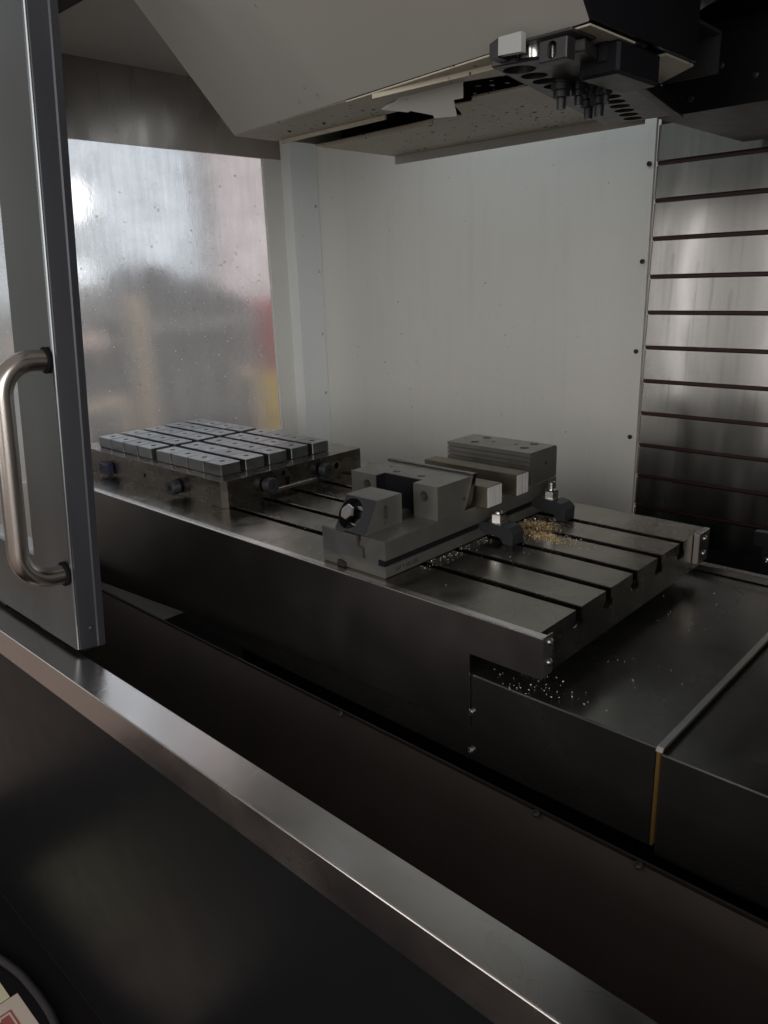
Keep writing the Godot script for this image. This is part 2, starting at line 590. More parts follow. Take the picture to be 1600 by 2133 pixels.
func workshop() -> void:
	var st := begin()
	box(st, Vector3(-7, -1.05, -9), Vector3(5, -0.95, 6.2), 0.0)
	solo("floor", st, M["concrete"], "reddish brown workshop floor around and below the machine", "floor", "", "structure")
	st = begin()
	box(st, Vector3(-1.69, -0.9499, 0.5725), Vector3(2.2, -0.9490, 1.45), 0.0)
	solo("floor_dark_sheet", st, M["rubber"], "added black sheet that darkens the floor along the front panel", "mat")  # added to darken the floor and its reflection in the front panel
	# hall behind the photographer, seen only in the reflections of the metal sheets
	st = begin()
	box(st, Vector3(-7, -0.95, 6.0), Vector3(5, 5.0, 6.2), 0.0)
	solo("hall_wall", st, M["hall_paint"], "plain workshop wall behind the photographer with two added light panels", "wall", "", "structure")
	light_panel("hall_light_panel", "tall added light panel facing the slatted steel cover", Vector3(-2.6, 1.3, 5.9), 1.5, 3.4, Vector3(0, 0, -1), 1.7, lin(1, 0.95, 0.9), "added_light_glow")  # unseen light panel, added to light the cabin and the slats
	st = begin()
	box(st, Vector3(-2.42, -0.95, 5.3), Vector3(-2.06, 4.8, 5.6), 0.01)
	solo("added_pillar", st, M["machine_grey"], "added grey upright before the tall light panel, mirrored as a dark band in the slatted cover", "pillar")  # added only to lay a dark band into the slat reflections
	light_panel("hall_light_panel", "wide added light panel behind the photographer, nearer the handle side of the hall", Vector3(0.6, 1.8, 5.9), 3.6, 3.2, Vector3(0, 0, -1), 1.7, lin(1, 0.95, 0.9), "added_light_glow")  # another unseen panel, added as front light for the cabin
	light_panel("hall_light_panel", "bright added light panel off to the right that lights the vise from that side", Vector3(5.2, 1.9, 3.9), 4.6, 3.6, Vector3(-1, 0, 0), 3.0, lin(1, 0.97, 0.94), "added_light_glow")  # unseen source, added to brighten faces turned to the right
	# beyond the side window of the machine
	light_panel("hall_light_panel", "overcast bright workshop window glaring through the left of the misted side pane", Vector3(-6.3, 2.8, -1.3), 4.6, 4.9, Vector3(1, 0, 0), 0.58, lin(0.88, 0.94, 1), "window_glow")
	light_panel("hall_light_panel", "dimmer rosy workshop window behind the red cabinet beyond the side pane", Vector3(-6.3, 2.8, -6.1), 4.6, 4.9, Vector3(1, 0, 0), 0.36, lin(1, 0.85, 0.84), "rosy_glow")
	light_panel("workshop_lamp", "upper of two glaring work lamps at the left edge of the side window", Vector3(-6.15, 1.22, -2.27), 0.26, 0.30, Vector3(1, 0, 0), 4.0, lin(1, 1, 1), "lamp_glow")
	light_panel("workshop_lamp", "lower of two glaring work lamps at the left edge of the side window", Vector3(-6.15, 0.66, -2.27), 0.20, 0.16, Vector3(1, 0, 0), 2.5, lin(1, 1, 1), "lamp_glow")
	st = begin()
	box(st, Vector3(-2.98, -0.95, -0.985), Vector3(-2.90, 0.47, -0.91), 0.004)
	solo("steel_post", st, M["beige_paint"], "beige upright post blurred behind the misted side window", "post")
	var t := thing("workshop_machine", "dark hulking workshop machine blurred in the lower half of the side window", "machine", Vector3(-3.3, -0.95, -1.4))
	st = begin()
	box(st, Vector3(-3.6, -0.95, -1.80), Vector3(-3.2, 0.25, -0.80), 0.02)
	part("body", st, M["machine_dark"], t)
	st = begin()
	prism(st, zy([-1.14, 0.335, -1.86, 0.335, -1.80, 0.44, -1.62, 0.50, -1.50, 0.55, -1.42, 0.53, -1.34, 0.60, -1.22, 0.62, -1.16, 0.52]), 0, -3.6, -3.22)
	part("headstock", st, M["machine_dark"], t)
	st = begin()
	box(st, Vector3(-3.6, 0.255, -1.90), Vector3(-3.18, 0.33, -1.02), 0.01)
	part("bed", st, M["machine_grey"], t)
	st = begin()
	box(st, Vector3(-3.55, 0.335, -1.08), Vector3(-3.25, 0.50, -0.74), 0.01)
	part("control_box", st, M["machine_grey"], t)
	for z in [-0.92, -1.12, -1.30, -1.48, -1.66]:
		st = begin()
		box(st, Vector3(-3.1995, -0.9, z - 0.03), Vector3(-3.17, 0.08, z + 0.03), 0.004)
		part("cover_rib", st, M["machine_grey"], t)
	t = thing("workbench", "low workbench on beige legs blurred at the bottom of the side window", "workbench", Vector3(-3.0, -0.95, -0.7))
	st = begin()
	box(st, Vector3(-3.1, -0.06, -0.88), Vector3(-2.95, -0.02, -0.55), 0.004)
	part("bench_top", st, M["beige_paint"], t)
	for z in [-0.84, -0.60]:
		st = begin()
		box(st, Vector3(-3.0, -0.95, z - 0.025), Vector3(-2.96, -0.061, z + 0.025), 0.002)
		part("leg", st, M["beige_paint"], t)
	# added light over that corner of the hall, no such lamp is seen
	t = thing("workshop_lamp", "added overhead light for the things beyond the side window", "lamp", Vector3(-2.1, 2.6, -1.0))
	st = begin()
	var lx := Transform3D(Basis.looking_at(Vector3(-0.42, -1.0, -0.12), Vector3.FORWARD), Vector3(-2.1, 2.6, -1.0))
	box(st, Vector3(-0.7, -0.15, -0.01), Vector3(0.7, 0.15, 0.0), 0.0, lx)
	part("lamp_tube", st, M["added_light_glow"], t)
	st = begin()
	box(st, Vector3(-0.74, -0.19, 0.001), Vector3(0.74, 0.19, 0.06), 0.004, lx)
	part("lamp_housing", st, M["machine_grey"], t)
	var al := AreaLight3D.new()
	al.name = "added_light"
	al.area_size = Vector2(1.4, 0.3)
	al.area_normalize_energy = true
	al.light_energy = 7.5
	al.light_color = lin(1.0, 0.95, 0.88)
	al.area_range = 14.0
	al.shadow_enabled = true
	t.add_child(al)
	al.basis = lx.basis
	al.position = lx.basis.z * -0.012
	st = begin()
	box(st, Vector3(-3.0, 0.235, -0.80), Vector3(-2.97, 0.31, -0.30), 0.004)
	solo("notice_board", st, M["pink_board"], "pale pink board at the left in the side window", "board")
	t = thing("red_cabinet", "red cabinet blurred at the far edge of the side window", "cabinet", Vector3(-3.3, -0.95, -2.0))
	st = begin()
	box(st, Vector3(-3.35, -0.95, -2.6), Vector3(-3.1, 0.42, -1.95), 0.01)
	part("body", st, M["red_paint"], t)
	st = begin()
	box(st, Vector3(-3.0995, -0.9, -2.55), Vector3(-3.085, 0.39, -1.98), 0.004)
	part("door", st, M["red_paint"], t)
	t = thing("guard_rail", "beige bent guard rail blurred low in the side window", "rail", Vector3(-2.9, -0.95, -1.6))
	st = begin()
	tube(st, [Vector3(-2.9, -0.95, -1.62), Vector3(-2.9, -0.05, -1.62), Vector3(-2.9, 0.02, -1.59), Vector3(-2.9, 0.05, -1.53)], 0.035, 12)
	part("bent_tube", st, M["beige_paint"], t)
	st = begin()
	box(st, Vector3(-3.00, -0.95, -2.1), Vector3(-2.95, 0.0, -1.65), 0.01)
	solo("yellow_barrier", st, M["yellow_paint"], "bright yellow barrier at the bottom corner of the side window", "barrier")

func enclosure() -> void:
	# white back panel with its screws
	var t := thing("back_wall", "white painted back panel of the machine cabin, flecked with chips", "wall", Vector3(-1.0, -0.6, -1.0), "", "structure")
	var st := begin()
	box(st, Vector3(-1.651, -0.6, -1.012), Vector3(-0.385, 1.3, -1.0), 0.0008)
	part("panel", st, M["wall_paint"], t)
	for p in [[-0.397, 0.772], [-0.399, 0.535], [-0.401, 0.301], [-0.403, 0.063]]:
		screw(t, "edge_screw", Vector3(p[0], p[1], -1.0), Vector3.BACK, 0.0062, M["black_oxide"], false)
	for p in [[-1.228, 0.143], [-1.021, 0.141], [-1.227, -0.057]]:
		screw(t, "stud", Vector3(p[0], p[1], -1.0), Vector3.BACK, 0.0055, M["white_sheet"], false)
	# corner post: bright face, side face with a seam and screws
	t = thing("corner_post", "pale folded sheet corner post beside the side window", "post", Vector3(-1.68, -0.6, -0.9), "", "structure")
	st = begin()
	box(st, Vector3(-1.71, -0.6, -1.012), Vector3(-1.652, 1.15, -0.876), 0.0015)
	part("post", st, M["post_paint"], t)
	for y in [0.77, 0.546, 0.319, 0.096]:
		screw(t, "screw", Vector3(-1.652, y, -0.985), Vector3.RIGHT, 0.0055, M["bright_steel"])
	st = begin()
	box(st, Vector3(-1.652, -0.6, -0.9995), Vector3(-1.6475, 1.15, -0.9955), 0.0005)
	part("seam", st, M["white_sheet"], t)
	# side wall with the window opening
	t = thing("side_wall", "grey painted side wall of the machine cabin around the misted window", "wall", Vector3(-1.7, -0.6, -0.2), "", "structure")
	var zb := -0.797
	var zf := 0.36
	var y0 := -0.02
	var y1 := 0.921
	for b in [["wall_panel", Vector3(-1.715, y1, -0.876), Vector3(-1.70, 1.134, 0.6)], ["wall_panel", Vector3(-1.715, -0.6, -0.876), Vector3(-1.70, y0, 0.6)],
		["wall_panel", Vector3(-1.715, y0, -0.876), Vector3(-1.70, y1, zb)], ["wall_panel", Vector3(-1.715, y0, zf), Vector3(-1.70, y1, 0.6)]]:
		st = begin()
		box(st, b[1], b[2], 0.0)
		part(b[0], st, M["upper_sheet"] if b[1].y > 0.9 else M["wall_paint"], t)
	st = begin()
	box(st, Vector3(-1.712, y0 + 0.0006, zb + 0.0006), Vector3(-1.707, y1 - 0.0006, zf - 0.0006), 0.0)
	part("window_pane", st, M["misted_pane"], t)
	st = begin()
	quad(st, Vector3(-1.7064, y0, zf), Vector3(-1.7064, y0, zb), Vector3(-1.7064, y1, zb), Vector3(-1.7064, y1, zf))
	part("dried_film", st, M["dried_film"], t)
	# roof of the cabin
	st = begin()
	box(st, Vector3(-1.715, 1.135, -1.012), Vector3(0.9, 1.15, 0.03), 0.0)
	solo("ceiling", st, M["hood_paint"], "plain sheet ceiling of the machine cabin above the side window", "ceiling", "", "structure")
	st = begin()
	box(st, Vector3(-1.715, 1.130, 0.0305), Vector3(0.9, 1.16, 0.45), 0.002)
	solo("roof_hatch", st, M["dark_gap"], "black roof hatch at the top left above the door opening", "hatch")
	st = begin()
	box(st, Vector3(0.90, -0.95, -1.05), Vector3(0.915, 1.15, 0.5), 0.0)
	solo("right_wall", st, M["wall_paint"], "white side wall of the machine cabin opposite the misted window", "wall", "", "structure")

	# slatted way cover of the column
	t = thing("way_cover", "stainless way cover of overlapping horizontal slats beside the white back panel", "way cover", Vector3(0.2, -0.4, -1.02))
	var ys := [0.862, 0.767, 0.678, 0.585, 0.490, 0.398, 0.306, 0.2155, 0.126, 0.036, -0.053, -0.143, -0.233]
	for i in ys.size() - 1:
		st = begin()
		var a: float = ys[i + 1]
		var b: float = ys[i]
		# face leaning out a little at its lower edge, with a folded lip
		prism(st, zy([-1.014, b - 0.0005, -1.011, a + 0.0112, -1.0125, a + 0.0096, -1.024, a + 0.0096, -1.024, b - 0.0005]), 0, -0.384, 0.88)
		var sp := part("slat", st, M["slat_steel"], t)
		st = begin()
		box(st, Vector3(-0.384, a + 0.0015, -1.0225), Vector3(0.88, a + 0.0092, -1.0165), 0.0005)
		part("wiper", st, M["wiper_red"], sp)
	st = begin()
	box(st, Vector3(-0.384, -0.6, -1.04), Vector3(0.88, 1.1, -1.0245), 0.0)
	part("backing", st, M["dark_gap"], t)
	t = thing("cable_bracket", "small dark bracket with a bolt at the foot of the slatted cover", "bracket", Vector3(0.02, -0.24, -0.96))
	st = begin()
	prism(st, xy([-0.030, -0.130, 0.06, -0.125, 0.06, -0.24, -0.008, -0.24, -0.008, -0.168, -0.030, -0.165]), 2, -0.972, -0.950)
	part("plate", st, M["black_oxide"], t)
	screw(t, "bolt", Vector3(0.007, -0.20, -0.950), Vector3.BACK, 0.008, M["bright_steel"])

	# chip tray between sill and saddle: one bent sheet
	st = begin()
	var pr := []
	for i in 25:
		var u := i / 24.0
		pr.append(Vector2(lerpf(0.526, 0.185, u), -0.094 - 0.30 * sin(PI * pow(u, 0.72)) * (1.0 - 0.25 * u) - 0.158 * u))
	for i in pr.size() - 1:
		var n0 := Vector3(0, 1, 0)
		var n1 := n0
		var p0: Vector2 = pr[i]
		var p1: Vector2 = pr[i + 1]
		var d0: Vector2 = pr[mini(i + 1, 24)] - pr[maxi(i - 1, 0)]
		var d1: Vector2 = pr[mini(i + 2, 24)] - pr[i]
		n0 = Vector3(0, -d0.x, d0.y).normalized()
		n1 = Vector3(0, -d1.x, d1.y).normalized()
		var a := Vector3(-1.7, p0.y, p0.x)
		var b := Vector3(0.9, p0.y, p0.x)
		var c := Vector3(0.9, p1.y, p1.x)
		var d := Vector3(-1.7, p1.y, p1.x)
		trin(st, [a, b, c], [n0, n0, n1])
		trin(st, [a, c, d], [n0, n1, n1])
	box(st, Vector3(-1.7, -0.60, 0.181), Vector3(0.9, -0.246, 0.185), 0.0)
	t = thing("chip_tray", "dull steel chip tray sloping down behind the door sill", "tray", Vector3(0, -0.6, 0.35))
	part("sheet", st, M["tray_steel"], t)
	for x in [-0.37, 0.05, 0.21]:
		screw(t, "screw", Vector3(x, -0.2485, 0.192), Vector3(0, 0.8, 0.5), 0.006, M["black_oxide"])
	st = begin()
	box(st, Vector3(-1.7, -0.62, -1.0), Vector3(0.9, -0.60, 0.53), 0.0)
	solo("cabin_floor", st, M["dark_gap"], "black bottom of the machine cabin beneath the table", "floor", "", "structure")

func covers() -> void:
	# door sill and the front panel below it
	var t := thing("door_sill", "bent stainless door sill running diagonally across the foreground", "sill", Vector3(0, -0.13, 0.56))
	var st := begin()
	prism(st, zy([0.5268, -0.0848, 0.5861, -0.0764, 0.5874, -0.0768, 0.588, -0.0778, 0.588, -0.1285, 0.5865, -0.1295, 0.580, -0.1295, 0.580, -0.104, 0.530, -0.104, 0.5268, -0.101]), 0, -1.75, 0.95)
	part("sheet", st, M["sill_steel"], t)
	st = begin()
	box(st, Vector3(-1.75, -0.95, 0.53), Vector3(0.95, -0.105, 0.572), 0.001)
	solo("front_panel", st, M["dark_paint"], "dark glossy front panel of the machine below the sill", "panel")

	# saddle cover: near box under the table with a brass wiper, then the lower one
	t = thing("saddle_cover", "oily steel saddle cover box under the table with brass-edged end", "cover", Vector3(-0.3, -0.3, -0.2))
	st = begin()
	prism(st, zy([0.122, -0.27, 0.122, -0.1105, 0.1205, -0.1085, 0.1185, -0.108, -0.545, -0.108, -0.545, -0.27]), 0, -0.98, 0.193)
	part("box_sheet", st, M["cover_steel"], t)
	st = begin()
	prism(st, zy([0.124, -0.113, 0.1195, -0.1075, -0.545, -0.1075, -0.545, -0.113]), 0, 0.1935, 0.203)
	part("wiper_lip", st, M["stainless"], t)
	st = begin()
	box(st, Vector3(0.1945, -0.268, 0.112), Vector3(0.1992, -0.1135, 0.1232), 0.0008)
	part("brass_edge", st, M["brass"], t)
	for y in [-0.178, -0.252]:
		screw(t, "screw", Vector3(-0.121, y, 0.122), Vector3.BACK, 0.006, M["stainless"], false)
	st = begin()
	box(st, Vector3(-0.98, -0.106, -0.566), Vector3(0.88, -0.092, -0.546), 0.001)
	part("rear_lip", st, M["cover_steel"], t)
	st = begin()
	var rib := [0.1155, -0.1195, 0.117, -0.1215, 0.117, -0.133]
	for i in 13:
		var y := -0.1335 - 0.0115 * i
		rib.append_array([0.1169, y, 0.1169, y - 0.0082, 0.11686, y - 0.0090, 0.11686, y - 0.0112])
	rib.append_array([0.1168, -0.285, -0.545, -0.285, -0.545, -0.1195])
	prism(st, zy(rib), 0, 0.2, 0.88)
	solo("lower_cover", st, M["cover_steel"], "lower telescoping steel cover sliding under the saddle cover box", "cover")
	st = begin()
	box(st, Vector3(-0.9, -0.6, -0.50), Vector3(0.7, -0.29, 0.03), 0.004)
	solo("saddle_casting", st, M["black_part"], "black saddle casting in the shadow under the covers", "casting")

func door() -> void:
	var tilt := deg_to_rad(-4.3)
	var o := thing("sliding_door", "grey steel sliding door with bent tube handle at the left edge", "door", Vector3(-0.653, -0.0745, 0.533))
	var xf := Transform3D(Basis(Vector3.RIGHT, tilt), o.position)
	var top := 1.25
	var st := begin()
	# stile: front face from the glass to the edge, rolled over to the side face
	var pl := PackedVector2Array()
	for p in [[-0.142, 0.0], [-0.002, 0.0], [0.0015, -0.0012], [0.0022, -0.003], [0.0022, -0.046], [-0.142, -0.046]]:
		pl.append(Vector2(p[0], -p[1]))
	prism(st, pl, 1, 0.0, top, xf)
	part("stile", st, M["door_steel"], o)
	st = begin()   # profile along the closing edge, darkened to paint in its shade
	var ep := PackedVector2Array()
	for p in [[0.0024, -0.0045], [0.0046, -0.0055], [0.0086, -0.033], [0.0105, -0.0355], [0.0105, -0.047], [0.0024, -0.047]]:
		ep.append(Vector2(p[0], -p[1]))
	prism(st, ep, 1, 0.0, top, xf)
	part("shaded_edge_profile", st, M["shaded_edge_profile"], o)
	st = begin()
	box(st, Vector3(-1.0, 0.0, -0.046), Vector3(-0.1422, 0.137, -0.0005), 0.001, xf)
	part("bottom_rail", st, M["door_steel"], o)
	st = begin()
	box(st, Vector3(-1.0, 0.1375, -0.016), Vector3(-0.1425, top, -0.010), 0.0, xf)
	part("glass", st, M["door_glass"], o)
	st = begin()
	box(st, Vector3(-1.0, -0.006, -0.05), Vector3(0.0, -0.0005, -0.012), 0.0, xf)
	part("bottom_seal", st, M["rubber"], o)
	screw(o, "screw", xf * Vector3(0.0068, 0.035, -0.024), xf.basis * Vector3(0.9, 0, 0.42), 0.004, M["black_oxide"])
	# handle: bent tube on two rubber rings
	var h := Node3D.new()
	h.name = "handle"
	o.add_child(h)
	var path := []
	var y1 := 0.487
	var y0 := 0.1335
	var r := 0.052
	var out := 0.074
	path.append(Vector3(-0.018, y1, 0.0))
	for i in 13:
		var a := PI / 2 * i / 12.0
		path.append(Vector3(-0.018, y1 - r + r * cos(a), out - r + r * sin(a)))
	for i in 13:
		var a := PI / 2 * i / 12.0
		path.append(Vector3(-0.018, y0 + r - r * sin(a), out - r + r * cos(a)))
	path.append(Vector3(-0.018, y0, 0.0))
	var w := []
	for p in path: w.append(xf * p)
	st = begin()
	tube(st, w, 0.0165, 28)
	part("tube", st, M["handle_steel"], h)
	for y in [y0, y1]:
		st = begin()
		lathe(st, [0.0165, 0.006, 0.0195, 0.0058, 0.021, 0.004, 0.0205, 0.0], 28, along(xf * Vector3(-0.018, y, 0.0003), xf.basis * Vector3.BACK))
		part("rubber_ring", st, M["rubber"], h)

func hood() -> void:
	# cover of the tool magazine hanging under the ceiling: sloping front, slotted bottom
	var t := thing("magazine_hood", "large cream sheet-metal hood over the tool magazine, slot in its bottom", "hood", Vector3(-0.4, 0.8, -0.2))
	var st := begin()
	var xl := -0.805
	var xr := 0.034
	# sloping front sheet with the top, and the two ends
	# front sheet: its lower edge runs a little forward to the right
	var fa := Vector3(xl, 0.7985, -0.006)
	var fb := Vector3(xr, 0.7985, 0.102)
	var upw := Vector3(0, 0.3355, 0.3285)
	var nn := (fb - fa).cross(upw).normalized() * 0.003
	var fq := [fa, fb, fb + upw, fa + upw]
	quad(st, fq[0], fq[1], fq[2], fq[3])
	quad(st, fq[3] - nn, fq[2] - nn, fq[1] - nn, fq[0] - nn)
	for i in 4:
		var k := (i + 1) % 4
		quad(st, fq[i] - nn, fq[k] - nn, fq[k], fq[i])
	part("front_sheet", st, M["hood_paint"], t)
	st = begin()
	prism(st, zy([-0.0102, 0.801, 0.315, 1.134, -0.48, 1.134, -0.48, 0.801]), 0, xl, xl + 0.003)
	part("end_sheet", st, M["hood_paint"], t)
	st = begin()
	prism(st, zy([0.100, 0.8005, 0.426, 1.134, -0.20, 1.134, -0.20, 0.8005]), 0, xr + 0.0005, xr + 0.006)
	part("end_sheet", st, M["black_part"], t)
	st = begin()
	prism(st, xz([xl, -0.009, -0.441, 0.038, -0.441, -0.095, -0.478, -0.096, -0.644, -0.103, -0.793, -0.109, xl, -0.112]), 1, 0.7975, 0.8)
	part("bottom_strip", st, M["tray_paint"], t)
	st = begin()   # ledge beside the white flap
	prism(st, xz([-0.4405, 0.038, -0.142, 0.078, xr, 0.0975, xr, -0.020, -0.169, -0.023, -0.231, -0.005, -0.352, -0.016, -0.352, -0.003, -0.4405, -0.049]), 1, 0.7955, 0.7978)
	part("slot_ledge", st, M["tray_paint"], t)
	st = begin()
	prism(st, xz([-0.372, 0.043, -0.142, 0.040, -0.142, 0.0445, -0.372, 0.0475]), 1, 0.7885, 0.7953)
	part("ledge_rim", st, M["tray_paint"], t)
	st = begin()
	prism(st, xz([-0.786, -0.1095, -0.478, -0.0965, -0.478, -0.1005, -0.786, -0.1135]), 1, 0.790, 0.7973)
	part("slot_rim", st, M["tray_paint"], t)
	st = begin()
	prism(st, xz([xl, -0.222, -0.45, -0.205, -0.40, -0.218, -0.329, -0.150, -0.291, -0.109, -0.223, -0.114, xr, -0.114, xr, -0.205, -0.086, -0.305, -0.17, -0.40, -0.17, -0.479, xl, -0.479]), 1, 0.797, 0.8)
	part("bottom_tray", st, M["tray_paint"], t)
	st = begin()
	prism(st, xz([-0.77, -0.2185, -0.455, -0.2035, -0.455, -0.1995, -0.77, -0.2145]), 1, 0.789, 0.7968)
	part("slot_rim", st, M["tray_paint"], t)
	st = begin()   # black inside of the slot
	box(st, Vector3(xl + 0.004, 0.855, -0.30), Vector3(xr - 0.002, 0.86, 0.02), 0.0)
	box(st, Vector3(xl + 0.004, 0.802, -0.306), Vector3(xr - 0.002, 0.86, -0.301), 0.0)
	part("slot_liner", st, M["dark_gap"], t)
	st = begin()   # white flap over the slot, its edge bent and notched
	var hang := Transform3D(Basis(Vector3(1, 0, 0), Vector3(0, 1, 0), Vector3(0, 0.6, 1)), Vector3(0, 0.8, 0))   # hangs down to the rear
	prism(st, xz([-0.414, -0.0189, -0.3787, -0.0126, -0.3505, -0.0024, -0.3441, -0.0067, -0.2304, -0.0028, -0.252, -0.031, -0.2705, -0.0306, -0.2867, -0.0597, -0.3296, -0.0548, -0.3279, -0.0491, -0.3624, -0.0329, -0.3691, -0.0345]), 1, -0.0015, 0.0, hang)
	part("white_flap", st, M["white_sheet"], t)
	st = begin()
	prism(st, xz([-0.3255, -0.1025, -0.293, -0.108, -0.333, -0.150, -0.387, -0.215]), 1, 0.7905, 0.7925)
	part("bent_tab", st, M["tray_paint"], t)
	st = begin()
	box(st, Vector3(xl, 0.779, -0.488), Vector3(-0.17, 1.134, -0.4815), 0.001)
	part("rear_flange", st, M["hood_paint"], t)
	for p in [[-0.70, -0.114], [-0.60, -0.114]]:
		screw(t, "rivet", Vector3(p[0], 0.7978, -0.06), Vector3.DOWN, 0.004, M["black_oxide"])

	# tool magazine: plate with pockets, blocks on its front end, tools hanging
	t = thing("tool_magazine", "dark tool magazine plate with round pockets hanging from the hood", "tool magazine", Vector3(-0.12, 0.79, -0.2))
	var mf := Transform3D(Basis(Vector3.UP, 0.21), Vector3(-0.085, 0.776, 0.095))   # plate axes: x across, -z along
	st = begin()
	box(st, Vector3(-0.022, 0.0, -0.52), Vector3(0.102, 0.015, 0.0), 0.0015, mf)
	var cut := []
	for q in [[0.034, 0.004, 0.022], [0.079, 0.008, 0.0185], [0.119, 0.010, 0.0185], [0.158, 0.012, 0.0185]]:
		cut.append(drill(mf * Vector3(q[1], 0.0, -q[0]), Vector3.DOWN, q[2], 0.03, 28))
	for q in [0.285, 0.327, 0.369, 0.411, 0.453, 0.495]:
		cut.append(drill(mf * Vector3(0.055 - (q - 0.285) * 0.08, 0.0, -q), Vector3.DOWN, 0.0165, 0.03, 24))
	part("pocket_plate", await carve(st, cut), M["magazine_steel"], t)
	st = begin()
	box(st, Vector3(0.1022, -0.004, -0.54), Vector3(0.116, 0.021, -0.05), 0.002, mf)
	part("side_rail", st, M["black_part"], t)
	st = begin()
	prism(st, xy([-0.0798, 0.7815, -0.0453, 0.7795, -0.0457, 0.8018, -0.0798, 0.8020]), 2, 0.112, 0.122)
	part("end_block", st, M["block_paint"], t)
	st = begin()
	prism(st, xy([-0.0935, 0.7793, -0.0800, 0.7793, -0.0800, 0.8015, -0.0935, 0.7970]), 2, 0.098, 0.1215)
	part("end_bracket", st, M["magazine_steel"], t)
	st = begin()
	lathe(st, [0.0205, 0.0, 0.0205, 0.018, 0.0185, 0.018, 0.0185, 0.0], 28, Transform3D(Basis(), mf * Vector3(0.030, 0.002, -0.010)))
	part("pocket_ring", st, M["bright_steel"], t)
	var lb := begin()
	box(lb, Vector3(-0.0205, 0.7612, 0.100), Vector3(0.0175, 0.7850, 0.121), 0.0012)
	var oval := begin()
	var op := PackedVector2Array()
	for i in 24:
		var an := TAU * i / 24.0
		op.append(Vector2(-0.0025 + 0.0062 * cos(an), 0.7732 + 0.0036 * signf(sin(an)) + 0.0062 * sin(an)))
	prism(oval, op, 2, 0.108, 0.14)
	part("latch_block", await carve(lb, [oval]), M["magazine_steel"], t)
	st = begin()
	box(st, Vector3(-0.0075, 0.766, 0.1085), Vector3(-0.0045, 0.781, 0.1150), 0.001)
	part("latch_pin", st, M["bright_steel"], t)
	st = begin()
	box(st, Vector3(-0.079, 0.7915, 0.05), Vector3(0.017, 0.7955, 0.1115), 0.001)
	part("bridge", st, M["magazine_steel"], t)
	st = begin()
	box(st, Vector3(-0.024, 0.757, -0.10), Vector3(0.033, 0.7965, 0.020), 0.004)
	part("gearbox", st, M["black_part"], t)
	st = begin()
	box(st, Vector3(-0.020, 0.7966, -0.06), Vector3(0.0330, 0.812, 0.030), 0.003)
	part("motor", st, M["black_part"], t)
	for q in [[0.135, 0.028, 0.014, 0.036], [0.160, 0.045, 0.0125, 0.030], [0.205, 0.062, 0.015, 0.040], [0.225, 0.040, 0.014, 0.038], [0.185, 0.078, 0.010, 0.026]]:
		var tl := begin()
		var rr: float = q[2]
		var hh: float = q[3]
		lathe(tl, [0.0, -hh, rr * 0.45, -hh, rr * 0.5, -hh * 0.62, rr * 0.85, -hh * 0.58, rr * 0.85, -hh * 0.36, rr * 1.05, -hh * 0.32, rr * 1.05, -hh * 0.1, rr * 0.9, -hh * 0.06, rr * 0.9, 0.01], 20, Transform3D(Basis(), mf * Vector3(q[1], 0.0, -q[0])))
		part("tool_holder", tl, M["black_oxide"], t)

	# spindle head at the top right
	t = thing("spindle_head", "black spindle head casting at the top in front of the slats", "spindle head", Vector3(0.2, 0.79, -0.7))
	st = begin()
	prism(st, xy([-0.152, 0.787, 0.75, 0.787, 0.75, 1.13, 0.0, 1.13, -0.10, 0.94, -0.146, 0.86]), 2, -0.95, -0.50)
	part("casting", st, M["black_part"], t)
	st = begin()
	lathe(st, [0.0, -0.02, 0.13, -0.02, 0.142, -0.012, 0.142, 0.012, 0.13, 0.02, 0.0, 0.02], 40, Transform3D(Basis(), Vector3(0.045, 0.945, -0.50)))
	part("nose_flange", st, M["spindle_steel"], t)
	st = begin()
	lathe(st, [0.0, 0.0, 0.07, 0.0, 0.07, 0.12, 0.0, 0.12], 32, Transform3D(Basis(), Vector3(0.03, 0.966, -0.50)))
	part("nose_sleeve", st, M["stainless"], t)
	for p in [[-0.04, 0.855], [0.02, 0.83], [-0.09, 0.81], [0.09, 0.86]]:
		screw(t, "screw", Vector3(p[0], p[1], -0.50), Vector3.BACK, 0.006, M["black_oxide"])
	# work light in the gap behind the hood
	t = thing("work_lamp", "strip lamp glowing in the gap behind the hood", "lamp", Vector3(-0.7, 1.08, -0.75))
	st = begin()
	box(st, Vector3(-1.15, 1.085, -0.78), Vector3(-0.2, 1.10, -0.74), 0.0)
	part("lamp_tube", st, M["lamp_glow"], t)
	st = begin()
	box(st, Vector3(-1.17, 1.102, -0.80), Vector3(-0.18, 1.134, -0.72), 0.001)
	part("lamp_housing", st, M["white_sheet"], t)
	var l := AreaLight3D.new()
	l.name = "strip_light"
	l.area_size = Vector2(0.95, 0.04)
	l.area_normalize_energy = true
	l.light_energy = 0.07
	l.light_color = lin(0.85, 0.95, 1.0)
	l.shadow_enabled = true
	t.add_child(l)
	l.position = Vector3(0.025, 0.004, -0.01)
	l.rotation = Vector3(-PI / 2, 0, 0)

